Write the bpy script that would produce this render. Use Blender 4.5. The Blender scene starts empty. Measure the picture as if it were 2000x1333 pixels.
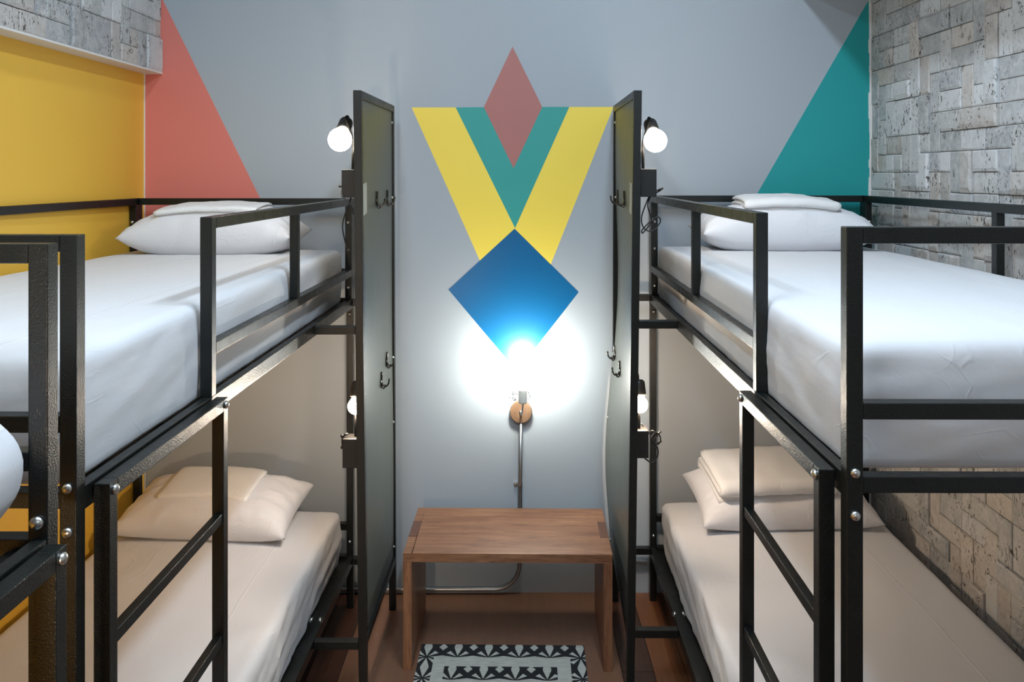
import bpy, bmesh, math, random
from mathutils import Vector, Matrix, noise

random.seed(7)
scene = bpy.context.scene
COL = scene.collection
F = 1600.0                     # focal length in pixels of the 2000 px wide frame
CX, CY, EYE = 1008.0, 342.0, 1.75
YW = 3.431                     # back wall plane

# ------------------------------------------------------------------ camera, world, lights, exposure
cam_data = bpy.data.cameras.new('camera')
cam = bpy.data.objects.new('camera', cam_data)
COL.objects.link(cam)
scene.camera = cam
cam.location = (0, 0, EYE)
cam.rotation_euler = (math.pi / 2, 0, 0)
cam_data.sensor_width = 36.0
cam_data.lens = 36.0 * F / 2000.0
cam_data.shift_x = -(CX - 1000.0) / 2000.0
cam_data.shift_y = -(666.5 - CY) / 2000.0
cam_data.clip_start = 0.02

world = bpy.data.worlds.new('world')
scene.world = world
world.use_nodes = True
world.node_tree.nodes['Background'].inputs[0].default_value = (0.55, 0.66, 0.80, 1)
world.node_tree.nodes['Background'].inputs[1].default_value = 0.15

scene.view_settings.view_transform = 'Standard'
scene.view_settings.look = 'None'
scene.view_settings.gamma = 1.0
scene.view_settings.use_curve_mapping = False
scene.view_settings.exposure = 0.0


def area_light(name, loc, rot, size, power, color, size_y=None):
    d = bpy.data.lights.new(name, 'AREA')
    d.energy = power
    d.color = color
    d.size = size
    if size_y:
        d.shape = 'RECTANGLE'
        d.size_y = size_y
    o = bpy.data.objects.new(name, d)
    COL.objects.link(o)
    o.location = loc
    o.rotation_euler = rot
    return o


CEIL = 3.45
# ceiling panel light over the aisle and cool daylight from the room's window side behind the viewer
area_light('ceiling_light', (0.45, 1.25, CEIL - 0.04), (0, 0, 0), 0.16, 55, (0.70, 0.85, 1.0), 1.3)
area_light('ceiling_light', (-0.65, 0.55, CEIL - 0.04), (0, 0, 0), 0.16, 44, (0.70, 0.85, 1.0), 1.3)  # added fill without a known fixture, brightens the left side of the room
area_light('window_light', (0.1, -2.3, 2.35), (math.radians(78), 0, 0), 2.0, 14, (0.74, 0.87, 1.0), 1.1)

UPPER_BULB = 60.0
LOWER_BULB = 410.0
WALL_BULB = 400.0
FOOT_BULB = 1150.0

# ------------------------------------------------------------------ helpers


def px(x, y, Y):
    """pixel of the photograph at depth Y -> point"""
    return Vector(((x - CX) * Y / F, Y, EYE - (y - CY) * Y / F))


def mat(name, color, rough=0.6, metal=0.0, **kw):
    m = bpy.data.materials.new(name)
    m.use_nodes = True
    b = m.node_tree.nodes['Principled BSDF']
    b.inputs['Base Color'].default_value = (*color, 1)
    b.inputs['Roughness'].default_value = rough
    b.inputs['Metallic'].default_value = metal
    for k, v in kw.items():
        b.inputs[k.replace('_', ' ')].default_value = v
    return m


def nt(m):
    return m.node_tree, m.node_tree.nodes, m.node_tree.links, m.node_tree.nodes['Principled BSDF']


def coords(m, scale=(1, 1, 1), kind='Object'):
    t, n, l, b = nt(m)
    c = n.new('ShaderNodeTexCoord')
    mp = n.new('ShaderNodeMapping')
    mp.inputs['Scale'].default_value = scale
    l.new(c.outputs[kind], mp.inputs['Vector'])
    return mp.outputs['Vector']


def add_bump(m, height_socket, strength=0.3, dist=0.002):
    t, n, l, b = nt(m)
    bp = n.new('ShaderNodeBump')
    bp.inputs['Strength'].default_value = strength
    bp.inputs['Distance'].default_value = dist
    l.new(height_socket, bp.inputs['Height'])
    if b.inputs['Normal'].links:
        prev = b.inputs['Normal'].links[0].from_socket
        l.new(prev, bp.inputs['Normal'])
    l.new(bp.outputs['Normal'], b.inputs['Normal'])


def noise_tex(m, vec, scale, detail=3, rough=0.55, dist=0.0):
    t, n, l, b = nt(m)
    x = n.new('ShaderNodeTexNoise')
    x.inputs['Scale'].default_value = scale
    x.inputs['Detail'].default_value = detail
    x.inputs['Roughness'].default_value = rough
    x.inputs['Distortion'].default_value = dist
    l.new(vec, x.inputs['Vector'])
    return x.outputs['Fac']


def ramp(m, fac, stops):
    t, n, l, b = nt(m)
    r = n.new('ShaderNodeValToRGB')
    e = r.color_ramp.elements
    while len(e) < len(stops):
        e.new(0.5)
    for el, (p, c) in zip(e, stops):
        el.position = p
        el.color = (*c, 1) if len(c) == 3 else c
    l.new(fac, r.inputs['Fac'])
    return r.outputs['Color']


def mix(m, fac, a, b_, mode='MIX'):
    t, n, l, b = nt(m)
    x = n.new('ShaderNodeMix')
    x.data_type = 'RGBA'
    x.blend_type = mode
    for s, v in ((x.inputs['Factor'], fac), (x.inputs['A'], a), (x.inputs['B'], b_)):
        if isinstance(v, (int, float)):
            s.default_value = v
        elif isinstance(v, tuple):
            s.default_value = (*v, 1)
        else:
            l.new(v, s)
    return x.outputs['Result']


def srgb(r, g, b):
    def f(v):
        v /= 255.0
        return v / 12.92 if v <= 0.04045 else ((v + 0.055) / 1.055) ** 2.4
    return (f(r), f(g), f(b))


# ------------------------------------------------------------------ materials
def paint(name, color, rough=0.55):
    m = mat(name, color, rough)
    v = coords(m)
    add_bump(m, noise_tex(m, v, 160, 2), 0.10, 0.001)
    return m


M = {}
M['wall_grey'] = paint('wall_grey', (0.375, 0.412, 0.448), 0.5)
M['coral'] = paint('coral', srgb(216, 122, 110))
M['teal'] = paint('teal', srgb(26, 150, 150))
M['mustard'] = paint('mustard', srgb(230, 182, 66))
M['lemon'] = paint('lemon', srgb(248, 218, 84))
M['rose'] = paint('rose', srgb(176, 113, 106))
M['sea_green'] = paint('sea_green', srgb(52, 156, 148))
M['blue'] = paint('blue', srgb(0, 92, 142), 0.36)
M['white_paint'] = paint('white_paint', (0.72, 0.70, 0.67))
M['ceiling'] = paint('ceiling', (0.62, 0.62, 0.61))
M['marker'] = mat('marker', (0.008, 0.009, 0.008), 1.0, 0.0, Specular_IOR_Level=0.0)
M['wall_plain'] = paint('wall_plain', (0.24, 0.24, 0.235))


def metal_black():
    m = mat('black_metal', (0.0055, 0.0068, 0.0060), 0.34, 0.0, Specular_IOR_Level=0.45)
    v = coords(m)
    f = noise_tex(m, v, 330, 2)
    add_bump(m, f, 0.9, 0.0009)
    t, n, l, b = nt(m)
    r = ramp(m, noise_tex(m, v, 35, 3), [(0.3, (0.28, 0.28, 0.28)), (0.75, (0.42, 0.42, 0.42))])
    l.new(r, b.inputs['Roughness'])
    return m


M['black_metal'] = metal_black()


def sheet_metal():
    m = mat('panel_sheet', (0.075, 0.083, 0.074), 0.40, 0.0, Specular_IOR_Level=0.6)
    v = coords(m, (1, 1, 1))
    add_bump(m, noise_tex(m, v, 9, 2), 0.25, 0.006)
    v2 = coords(m, (60, 12, 12))
    add_bump(m, noise_tex(m, v2, 3.0, 3), 0.12, 0.001)
    return m


M['panel_sheet'] = sheet_metal()
M['zinc'] = mat('zinc', (0.62, 0.62, 0.60), 0.28, 1.0)
M['chrome_dark'] = mat('chrome_dark', (0.10, 0.095, 0.085), 0.22, 1.0)
M['conduit'] = mat('conduit', (0.42, 0.42, 0.42), 0.30, 1.0)
M['rubber'] = mat('rubber', (0.010, 0.010, 0.010), 0.5)
M['box_black'] = mat('box_black', (0.008, 0.0075, 0.007), 0.45)
M['neck_black'] = mat('neck_black', (0.004, 0.004, 0.004), 0.75, 0.0, Specular_IOR_Level=0.1)
M['tape'] = mat('tape', (0.42, 0.41, 0.35), 0.7)
M['socket_grey'] = mat('socket_grey', (0.60, 0.63, 0.60), 0.45)


def fabric(name, color, creases_x=(), creases_y=(), wr=1.0):
    m = mat(name, color, 0.85)
    t, n, l, b = nt(m)
    b.inputs['Sheen Weight'].default_value = 0.12
    v = coords(m, (1, 1, 1))
    add_bump(m, noise_tex(m, v, 700, 1), 0.10, 0.0005)
    v2 = coords(m, (9, 3.0, 9))
    f = noise_tex(m, v2, 1.3, 3, 0.45, 0.3)
    add_bump(m, f, 0.22 * wr, 0.008)
    v3 = coords(m, (26, 6, 26))
    add_bump(m, noise_tex(m, v3, 1.5, 3, 0.5, 0.3), 0.16 * wr, 0.004)
    for (sc, th, st, sd) in (((5.5, 1.5, 5.5), 0.012, 0.20, 0.0), ((3.5, 5.0, 3.0), 0.008, 0.09, 5.0)):
        mp = n.new('ShaderNodeMapping')
        mp.inputs['Scale'].default_value = sc
        mp.inputs['Rotation'].default_value = (0.15, 0.1, 0.22 + sd * 0.1)
        mp.inputs['Location'].default_value = (sd, sd, sd)
        l.new(v, mp.inputs['Vector'])
        nf = noise_tex(m, mp.outputs['Vector'], 1.3, 2, 0.4, 0.15)
        a1 = n.new('ShaderNodeMath'); a1.operation = 'SUBTRACT'
        l.new(nf, a1.inputs[0]); a1.inputs[1].default_value = 0.5
        a2 = n.new('ShaderNodeMath'); a2.operation = 'ABSOLUTE'
        l.new(a1.outputs[0], a2.inputs[0])
        a3 = n.new('ShaderNodeMapRange'); a3.interpolation_type = 'SMOOTHSTEP'
        a3.inputs['From Max'].default_value = th
        a3.inputs['To Min'].default_value = 1.0
        a3.inputs['To Max'].default_value = 0.0
        l.new(a2.outputs[0], a3.inputs['Value'])
        mk = ramp(m, noise_tex(m, v, 4.2, 1), [(0.47, (0, 0, 0)), (0.60, (1, 1, 1))])
        a4 = n.new('ShaderNodeMath'); a4.operation = 'MULTIPLY'
        l.new(a3.outputs[0], a4.inputs[0]); l.new(mk, a4.inputs[1])
        add_bump(m, a4.outputs[0], st * wr, 0.003)
    if creases_x or creases_y:
        tc = n.new('ShaderNodeTexCoord')
        sp = n.new('ShaderNodeSeparateXYZ')
        l.new(tc.outputs['Object'], sp.inputs[0])
        wob = n.new('ShaderNodeTexNoise')
        wob.inputs['Scale'].default_value = 2.2
        l.new(tc.outputs['Object'], wob.inputs['Vector'])
        total = None
        for ax, lst in ((0, creases_x), (1, creases_y)):
            for c in lst:
                s = n.new('ShaderNodeMath'); s.operation = 'MULTIPLY_ADD'
                l.new(wob.outputs['Fac'], s.inputs[0]); s.inputs[1].default_value = 0.03
                l.new(sp.outputs[ax], s.inputs[2])
                d = n.new('ShaderNodeMath'); d.operation = 'SUBTRACT'
                l.new(s.outputs[0], d.inputs[0]); d.inputs[1].default_value = c
                a = n.new('ShaderNodeMath'); a.operation = 'ABSOLUTE'
                l.new(d.outputs[0], a.inputs[0])
                q = n.new('ShaderNodeMapRange'); q.interpolation_type = 'SMOOTHSTEP'
                q.inputs['From Min'].default_value = 0.0
                q.inputs['From Max'].default_value = 0.005
                q.inputs['To Min'].default_value = 1.0
                q.inputs['To Max'].default_value = 0.0
                l.new(a.outputs[0], q.inputs['Value'])
                if total is None:
                    total = q.outputs[0]
                else:
                    z = n.new('ShaderNodeMath'); z.operation = 'MAXIMUM'
                    l.new(total, z.inputs[0]); l.new(q.outputs[0], z.inputs[1])
                    total = z.outputs[0]
        add_bump(m, total, 0.45, 0.002)
    return m


M['sheet'] = fabric('sheet', (0.63, 0.63, 0.645), (0.26, 0.58), (0.75, 1.3))
M['pillow'] = fabric('pillow', (0.67, 0.665, 0.685))
M['towel'] = fabric('towel', (0.74, 0.735, 0.73), wr=0.8)


def wood(name, c1, c2, c3, scale=(3.0, 34, 34), rough=0.42):
    m = mat(name, c1, rough)
    t, n, l, b = nt(m)
    v = coords(m, scale)
    f = noise_tex(m, v, 1.4, 6, 0.62, 0.9)
    col = ramp(m, f, [(0.28, c1), (0.50, c2), (0.72, c3)])
    v2 = coords(m, tuple(s * 0.16 for s in scale))
    big = noise_tex(m, v2, 1.5, 2)
    col = mix(m, ramp(m, big, [(0.35, (0, 0, 0)), (0.7, (0.55, 0.55, 0.55))]), col, c1)
    v3 = coords(m, tuple(s * 3.2 for s in scale))
    fine = noise_tex(m, v3, 2.2, 3)
    col = mix(m, ramp(m, fine, [(0.30, (0.6, 0.6, 0.6)), (0.42, (0, 0, 0))]), col, tuple(x * 0.45 for x in c1))
    l.new(col, b.inputs['Base Color'])
    add_bump(m, fine, 0.15, 0.0006)
    return m


M['bench_wood'] = wood('bench_wood', (0.120, 0.044, 0.020), (0.26, 0.118, 0.056), (0.41, 0.21, 0.108))
M['bench_wood_up'] = wood('bench_wood_up', (0.145, 0.055, 0.026), (0.25, 0.108, 0.05), (0.34, 0.16, 0.08), (34, 34, 3.0))
M['tenon_wood'] = wood('tenon_wood', (0.075, 0.030, 0.018), (0.11, 0.045, 0.026), (0.15, 0.065, 0.038), (40, 40, 10))
M['sconce_wood'] = wood('sconce_wood', (0.15, 0.085, 0.048), (0.21, 0.125, 0.075), (0.27, 0.17, 0.105), (40, 10, 14))


def floor_mat(name, c, rough=0.35, grain=0.5):
    m = mat(name, c, rough)
    t, n, l, b = nt(m)
    v = coords(m, (22, 2.2, 1))
    f = noise_tex(m, v, 2.0, 5, 0.6, 0.4)
    v2 = coords(m)
    sp = noise_tex(m, v2, 220, 2)
    col = mix(m, ramp(m, f, [(0.3, (0, 0, 0)), (0.75, (grain,) * 3)]), c, tuple(x * 0.35 for x in c))
    col = mix(m, ramp(m, sp, [(0.35, (0.35,) * 3), (0.5, (0, 0, 0))]), col, tuple(x * 0.5 for x in c))
    dust = n.new('ShaderNodeTexVoronoi')
    dust.inputs['Scale'].default_value = 26
    l.new(v2, dust.inputs['Vector'])
    col = mix(m, ramp(m, dust.outputs['Distance'], [(0.025, (0.8,) * 3), (0.05, (0, 0, 0))]), col, (0.55, 0.48, 0.40))
    l.new(col, b.inputs['Base Color'])
    add_bump(m, sp, 0.2, 0.0008)
    return m


M['floor_cork'] = floor_mat('floor_cork', (0.21, 0.100, 0.056), 0.38, 0.25)
M['floor_red'] = floor_mat('floor_red', (0.215, 0.085, 0.036), 0.33)
M['floor_dark'] = floor_mat('floor_dark', (0.075, 0.031, 0.019), 0.33)
M['floor_gap'] = mat('floor_gap', (0.012, 0.006, 0.004), 0.9)


def stone():
    m = mat('stone', (0.4, 0.39, 0.38), 0.85)
    t, n, l, b = nt(m)
    at = n.new('ShaderNodeAttribute')
    at.attribute_name = 'tint'
    v = coords(m)
    f = noise_tex(m, v, 24, 6, 0.68, 0.6)
    col = mix(m, ramp(m, f, [(0.38, (0.0,) * 3), (0.68, (0.6,) * 3)]), at.outputs['Color'], (0.62, 0.61, 0.60))
    # dark pits
    v2 = coords(m, (1, 1, 0.45))
    p = noise_tex(m, v2, 75, 3, 0.62, 1.6)
    msk = noise_tex(m, v, 8, 2)
    pit = ramp(m, p, [(0.375, (1,) * 3), (0.42, (0,) * 3)])
    mk = ramp(m, msk, [(0.42, (0.15,) * 3), (0.56, (1,) * 3)])
    pit2 = mix(m, 1.0, pit, mk, 'MULTIPLY')
    col = mix(m, pit2, col, (0.09, 0.075, 0.065))
    l.new(col, b.inputs['Base Color'])
    inv = n.new('ShaderNodeInvert')
    l.new(pit2, inv.inputs['Color'])
    add_bump(m, inv.outputs['Color'], 0.6, 0.003)
    add_bump(m, f, 0.35, 0.003)
    return m


M['stone'] = stone()


def rug_mats():
    a = mat('rug_cream', (0.50, 0.50, 0.44), 0.95)
    v = coords(a, (14, 120, 1))
    t, n, l, b = nt(a)
    l.new(ramp(a, noise_tex(a, v, 1.5, 3), [(0.3, (0.36, 0.36, 0.31)), (0.7, (0.56, 0.56, 0.50))]), b.inputs['Base Color'])
    v = coords(a, (500, 500, 1))
    add_bump(a, noise_tex(a, v, 1.0, 1), 0.4, 0.001)
    k = mat('rug_black', (0.012, 0.012, 0.013), 0.95)
    v = coords(k, (500, 500, 1))
    add_bump(k, noise_tex(k, v, 1.0, 1), 0.4, 0.001)
    return a, k


M['rug_cream'], M['rug_black'] = rug_mats()


def bulb_mat(name, color, strength):
    m = bpy.data.materials.new(name)
    m.use_nodes = True
    n = m.node_tree.nodes
    n.remove(n['Principled BSDF'])
    e = n.new('ShaderNodeEmission')
    e.inputs['Color'].default_value = (*color, 1)
    e.inputs['Strength'].default_value = strength
    m.node_tree.links.new(e.outputs[0], n['Material Output'].inputs[0])
    return m


M['bulb_upper'] = bulb_mat('bulb_upper', (1.0, 0.86, 0.68), UPPER_BULB)
M['bulb_lower'] = bulb_mat('bulb_lower', (1.0, 0.78, 0.58), LOWER_BULB)
M['bulb_near'] = bulb_mat('bulb_near', (1.0, 0.74, 0.50), FOOT_BULB)
M['bulb_wall'] = bulb_mat('bulb_wall', (0.97, 0.95, 0.84), WALL_BULB)

# ------------------------------------------------------------------ object helpers


def link(name, bm, material, parent=None, smooth=False, bevel=0.0, autosmooth=False):
    me = bpy.data.meshes.new(name)
    bm.normal_update()
    bm.to_mesh(me)
    bm.free()
    mats = material if isinstance(material, (list, tuple)) else [material]
    for m_ in mats:
        me.materials.append(m_)
    if smooth:
        for p in me.polygons:
            p.use_smooth = True
    o = bpy.data.objects.new(name, me)
    COL.objects.link(o)
    if parent is not None:
        o.parent = parent
    if bevel:
        b = o.modifiers.new('bevel', 'BEVEL')
        b.width = bevel
        b.segments = 2
        b.limit_method = 'ANGLE'
        b.angle_limit = math.radians(50)
    return o


def thing(name, label, cat, loc=(0, 0, 0), rotz=0.0, group=None):
    o = bpy.data.objects.new(name, None)
    o.empty_display_size = 0.05
    COL.objects.link(o)
    o.location = loc
    o.rotation_euler = (0, 0, rotz)
    o['label'] = label
    o['category'] = cat
    if group:
        o['group'] = group
    return o


def tag(o, label, cat, group=None):
    o['label'] = label
    o['category'] = cat
    if group:
        o['group'] = group
    return o


def structure(o):
    o['kind'] = 'structure'
    return o


def box(bm, x0, x1, y0, y1, z0, z1, mi=0):
    x0, x1 = min(x0, x1), max(x0, x1)
    y0, y1 = min(y0, y1), max(y0, y1)
    z0, z1 = min(z0, z1), max(z0, z1)
    v = [bm.verts.new(p) for p in ((x0, y0, z0), (x1, y0, z0), (x1, y1, z0), (x0, y1, z0),
                                   (x0, y0, z1), (x1, y0, z1), (x1, y1, z1), (x0, y1, z1))]
    for f in ((0, 3, 2, 1), (4, 5, 6, 7), (0, 1, 5, 4), (1, 2, 6, 5), (2, 3, 7, 6), (3, 0, 4, 7)):
        fc = bm.faces.new([v[i] for i in f])
        fc.material_index = mi
    return v


def cyl(bm, p0, p1, r0, r1=None, seg=20, mi=0):
    r1 = r0 if r1 is None else r1
    p0, p1 = Vector(p0), Vector(p1)
    d = p1 - p0
    q = d.to_track_quat('Z', 'Y').to_matrix()
    a, b = [], []
    for i in range(seg):
        t = 2 * math.pi * i / seg
        u = q @ Vector((math.cos(t), math.sin(t), 0))
        a.append(bm.verts.new(p0 + u * r0))
        b.append(bm.verts.new(p1 + u * r1))
    for i in range(seg):
        j = (i + 1) % seg
        bm.faces.new((a[i], a[j], b[j], b[i])).material_index = mi
    bm.faces.new(list(reversed(a))).material_index = mi
    bm.faces.new(b).material_index = mi


def lathe(bm, origin, axis, prof, seg=28):
    """prof: list of (distance along axis, radius)"""
    o = Vector(origin)
    ax = Vector(axis).normalized()
    q = ax.to_track_quat('Z', 'Y').to_matrix()
    rings = []
    for d, r in prof:
        ring = []
        for i in range(seg):
            t = 2 * math.pi * i / seg
            ring.append(bm.verts.new(o + ax * d + q @ Vector((math.cos(t), math.sin(t), 0)) * max(r, 1e-4)))
        rings.append(ring)
    for a, b in zip(rings, rings[1:]):
        for i in range(seg):
            j = (i + 1) % seg
            bm.faces.new((a[i], a[j], b[j], b[i]))
    bm.faces.new(list(reversed(rings[0])))
    bm.faces.new(rings[-1])


def catmull(pts, n=8):
    pts = [Vector(p) for p in pts]
    P = [pts[0] * 2 - pts[1]] + pts + [pts[-1] * 2 - pts[-2]]
    out = []
    for i in range(1, len(P) - 2):
        a, b, c, d = P[i - 1], P[i], P[i + 1], P[i + 2]
        for k in range(n):
            t = k / n
            out.append(0.5 * ((2 * b) + (c - a) * t + (2 * a - 5 * b + 4 * c - d) * t * t + (3 * b - a - 3 * c + d) * t ** 3))
    out.append(P[-2])
    return out


def tube(bm, pts, r, seg=10, smooth=True, n=8, rfun=None):
    path = catmull(pts, n) if smooth else [Vector(p) for p in pts]
    rings = []
    up = None
    for i, p in enumerate(path):
        d = (path[min(i + 1, len(path) - 1)] - path[max(i - 1, 0)]).normalized()
        if up is None:
            up = d.orthogonal().normalized()
        up = (up - d * up.dot(d))
        if up.length < 1e-5:
            up = d.orthogonal()
        up.normalize()
        w = d.cross(up)
        rr = rfun(i) if rfun else r
        rings.append([bm.verts.new(p + (up * math.cos(2 * math.pi * k / seg) + w * math.sin(2 * math.pi * k / seg)) * rr)
                      for k in range(seg)])
    for a, b in zip(rings, rings[1:]):
        for k in range(seg):
            j = (k + 1) % seg
            bm.faces.new((a[k], b[k], b[j], a[j]))
    bm.faces.new(rings[0])
    bm.faces.new(list(reversed(rings[-1])))


def fbm(v, o=3):
    return noise.fractal(v, 1.0, 2.0, o)


def local(root, p):
    """world point -> the root's own frame"""
    return root.matrix_basis.inverted() @ Vector(p)


# ------------------------------------------------------------------ the room
XL, XR = -1.557, 1.484
YF = -2.7

bm = bmesh.new()
box(bm, -1.9, 1.9, YW, YW + 0.1, -0.05, CEIL + 0.05, 0)


def mural(bm, pts, mi, lift):
    # painted shapes: films of paint on the wall
    vs = [px(x, y, YW) for x, y in pts]
    f1 = [bm.verts.new((v.x, YW - lift, v.z)) for v in vs]
    f0 = [bm.verts.new((v.x, YW + 0.001, v.z)) for v in vs]
    bm.faces.new(f1).material_index = mi
    for i in range(len(vs)):
        j = (i + 1) % len(vs)
        bm.faces.new((f0[i], f0[j], f1[j], f1[i])).material_index = mi


mural(bm, [(270, -98), (518, 408), (560, 500), (270, 620)], 1, 0.0004)
mural(bm, [(1706, -16), (1706, 640), (1380, 550), (1478, 380)], 2, 0.0004)
mural(bm, [(804, 210), (890, 210), (1006, 446), (1006, 520), (942, 520)], 3, 0.0004)
mural(bm, [(1112, 209), (1198, 209), (1074, 521), (1006, 521), (1006, 446)], 3, 0.0004)
mural(bm, [(890, 210), (945, 209.5), (1003, 329), (1059, 209), (1112, 209), (1006, 446)], 4, 0.0006)
mural(bm, [(1001, 91), (1059, 209), (1003, 329), (945, 209.5)], 5, 0.0008)
mural(bm, [(1005, 447), (1130, 571), (1010, 726), (876, 566)], 6, 0.0010)
bmesh.ops.recalc_face_normals(bm, faces=bm.faces)
wall_back = structure(link('wall_back', bm, [M['wall_grey'], M['coral'], M['teal'], M['lemon'], M['sea_green'], M['rose'], M['blue']]))

# marker scribble beside the wall lamp: letters R I O ... K over a compass-like drawing
bm = bmesh.new()


def stroke(pts, w=0.0011):
    P = [px(x, y, YW) for x, y in pts]
    for a, b in zip(P, P[1:]):
        d = (b - a)
        if d.length < 1e-6:
            continue
        nrm = Vector((-d.z, 0, d.x)).normalized() * w
        q = [a - nrm, b - nrm, b + nrm, a + nrm]
        vs = [bm.verts.new((v.x, YW - 0.0006, v.z)) for v in q]
        bm.faces.new(vs)


stroke([(1001.5, 773), (1000.5, 766.5), (1003.5, 766), (1004, 769), (1001, 770), (1005, 773.5)])
stroke([(1006, 772), (1007.5, 766)])
stroke([(1009.5, 766.5), (1008.3, 769.5), (1009.6, 771.8), (1011, 769.5), (1011, 767), (1009.5, 766.5)])
stroke([(1013.3, 761), (1013.5, 763)])
stroke([(1031.5, 764.5), (1032, 770.5)])
stroke([(1034.3, 764.8), (1031.8, 768), (1035.8, 771)])
stroke([(994, 777.6), (997, 777.8)], 0.0014)
stroke([(1000, 777.5), (1002, 780), (1004.5, 783.2), (1005.4, 778), (1003.4, 776.4), (1000, 777.5)])
stroke([(1004.5, 783), (1008.5, 781), (1005, 779.5)], 0.0014)
stroke([(1031, 774), (1036, 773.2), (1033.5, 779), (1031.5, 782)])
stroke([(1029, 781), (1031, 777.5)])
stroke([(1039, 773), (1042, 772.8)], 0.0014)
bmesh.ops.recalc_face_normals(bm, faces=bm.faces)
o = link('marker_writing', bm, M['marker'], wall_back)
o['label'] = 'small black marker letters and compass scribble around the wall lamp'

# left wall (yellow, set back under the brick band)
bm = bmesh.new()
box(bm, XL - 0.12, XL, YF, YW, -0.05, CEIL)
structure(link('wall_left', bm, M['mustard']))


def brick_wall(name, xface, direction, y0, y1, z0, z1, seed, cell=0.070, back=0.06):
    """stones laid horizontally and upright in an irregular weave, each a little proud or sunk, edges chamfered"""
    rnd = random.Random(seed)
    ny, nz = int(round((y1 - y0) / cell)), int(round((z1 - z0) / cell))
    cy, cz = (y1 - y0) / ny, (z1 - z0) / nz
    occ = [[False] * nz for _ in range(ny)]
    bm = bmesh.new()
    lay = bm.loops.layers.float_color.new('tint')
    palette = [(0.36, 0.37, 0.37), (0.42, 0.42, 0.41), (0.31, 0.32, 0.32), (0.45, 0.41, 0.37),
               (0.52, 0.53, 0.53), (0.39, 0.36, 0.33), (0.34, 0.35, 0.36), (0.46, 0.47, 0.47)]
    box_v = []
    # backing slab
    n0 = len(bm.faces)
    xb = xface - direction * 0.012
    box(bm, xb, xb - direction * back, y0, y1, z0, z1)
    bm.faces.ensure_lookup_table()
    for f in bm.faces:
        for lp in f.loops:
            lp[lay] = (0.20, 0.19, 0.18, 1)
    for j in range(nz):
        for i in range(ny):
            if occ[i][j]:
                continue
            opts = []
            def free(a, b):
                return all(i + p < ny and j + q < nz and not occ[i + p][j + q] for p in range(a) for q in range(b))
            for (a, b, w) in ((2, 1, 5), (1, 2, 4.2), (1, 1, 1.1), (2, 2, 0.7), (3, 1, 1.0)):
                if free(a, b):
                    opts.append(((a, b), w))
            tot = sum(w for _, w in opts)
            r = rnd.random() * tot
            for (a, b), w in opts:
                r -= w
                if r <= 0:
                    break
            for p in range(a):
                for q in range(b):
                    occ[i + p][j + q] = True
            g = 0.0012
            ya, yb = y0 + i * cy + g, y0 + (i + a) * cy - g
            za, zb = z0 + j * cz + g, z0 + (j + b) * cz - g
            h = rnd.choice((0.0, 0.001, 0.002, 0.003, 0.004, 0.005, 0.007, 0.013))
            ch = 0.0022 + h * 0.35
            cb = 0.003 + h * 1.1
            xf = xface + direction * (h - 0.004)
            base = xface - direction * 0.014
            c = rnd.choice(palette)
            k = 0.9 + rnd.random() * 0.25
            c = tuple(min(1, v * k) for v in c)
            pts = lambda x, e: [(x, ya + e, za + e), (x, yb - e, za + e), (x, yb - e, zb - e), (x, ya + e, zb - e)]
            tilt = (rnd.random() - 0.5) * 0.003
            A = [bm.verts.new(p) for p in pts(base, 0)]
            Bm = [bm.verts.new(p) for p in pts(xf - direction * ch * 0.8, 0)]
            C = [bm.verts.new((p[0] + (tilt if n_ in (0, 3) else -tilt), p[1], p[2] + (cb - ch if n_ < 2 else 0))) for n_, p in enumerate(pts(xf, ch))]
            fs = [bm.faces.new(C)]
            for s in range(4):
                t = (s + 1) % 4
                fs.append(bm.faces.new((A[s], A[t], Bm[t], Bm[s])))
                fs.append(bm.faces.new((Bm[s], Bm[t], C[t], C[s])))
            for f in fs:
                for lp in f.loops:
                    lp[lay] = (*c, 1)
    bmesh.ops.recalc_face_normals(bm, faces=bm.faces)
    return link(name, bm, M['stone'])


structure(brick_wall('wall_right', XR, -1, YF, YW, 0.0, CEIL, 11))
# brick band above the yellow recess
SOF = 2.172
band = structure(brick_wall('wall_left_upper', -1.486, 1, YF, YW, SOF + 0.006, CEIL, 5))
bm = bmesh.new()
box(bm, XL, -1.480, YF, YW, SOF, SOF + 0.008)
structure(link('trim_1', bm, M['white_paint'], bevel=0.002))
# caulk lines in the two corners
bm = bmesh.new()
box(bm, XL, XL + 0.004, YW - 0.004, YW, 0, SOF)
structure(link('trim_2', bm, M['white_paint']))
bm = bmesh.new()
rr = random.Random(3)
z = 0.0
while z < CEIL:
    h = 0.02 + rr.random() * 0.05
    box(bm, XR - 0.004 - rr.random() * 0.005, XR + 0.01, YW - 0.003, YW, z, min(z + h, CEIL))
    z += h
structure(link('trim_3', bm, M['white_paint']))
# boxed beam along the ceiling over the right-hand beds
bm = bmesh.new()
box(bm, 1.16, XR + 0.05, YF, YW, 2.535, CEIL)
structure(link('trim_4', bm, M['ceiling'], bevel=0.003))

bm = bmesh.new()
box(bm, -1.9, 1.9, YF, YW + 0.1, CEIL, CEIL + 0.1)
structure(link('ceiling', bm, M['ceiling']))
bm = bmesh.new()
box(bm, -1.9, 1.9, YF - 0.1, YF, -0.05, CEIL)
structure(link('wall_front', bm, M['wall_plain']))

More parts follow.
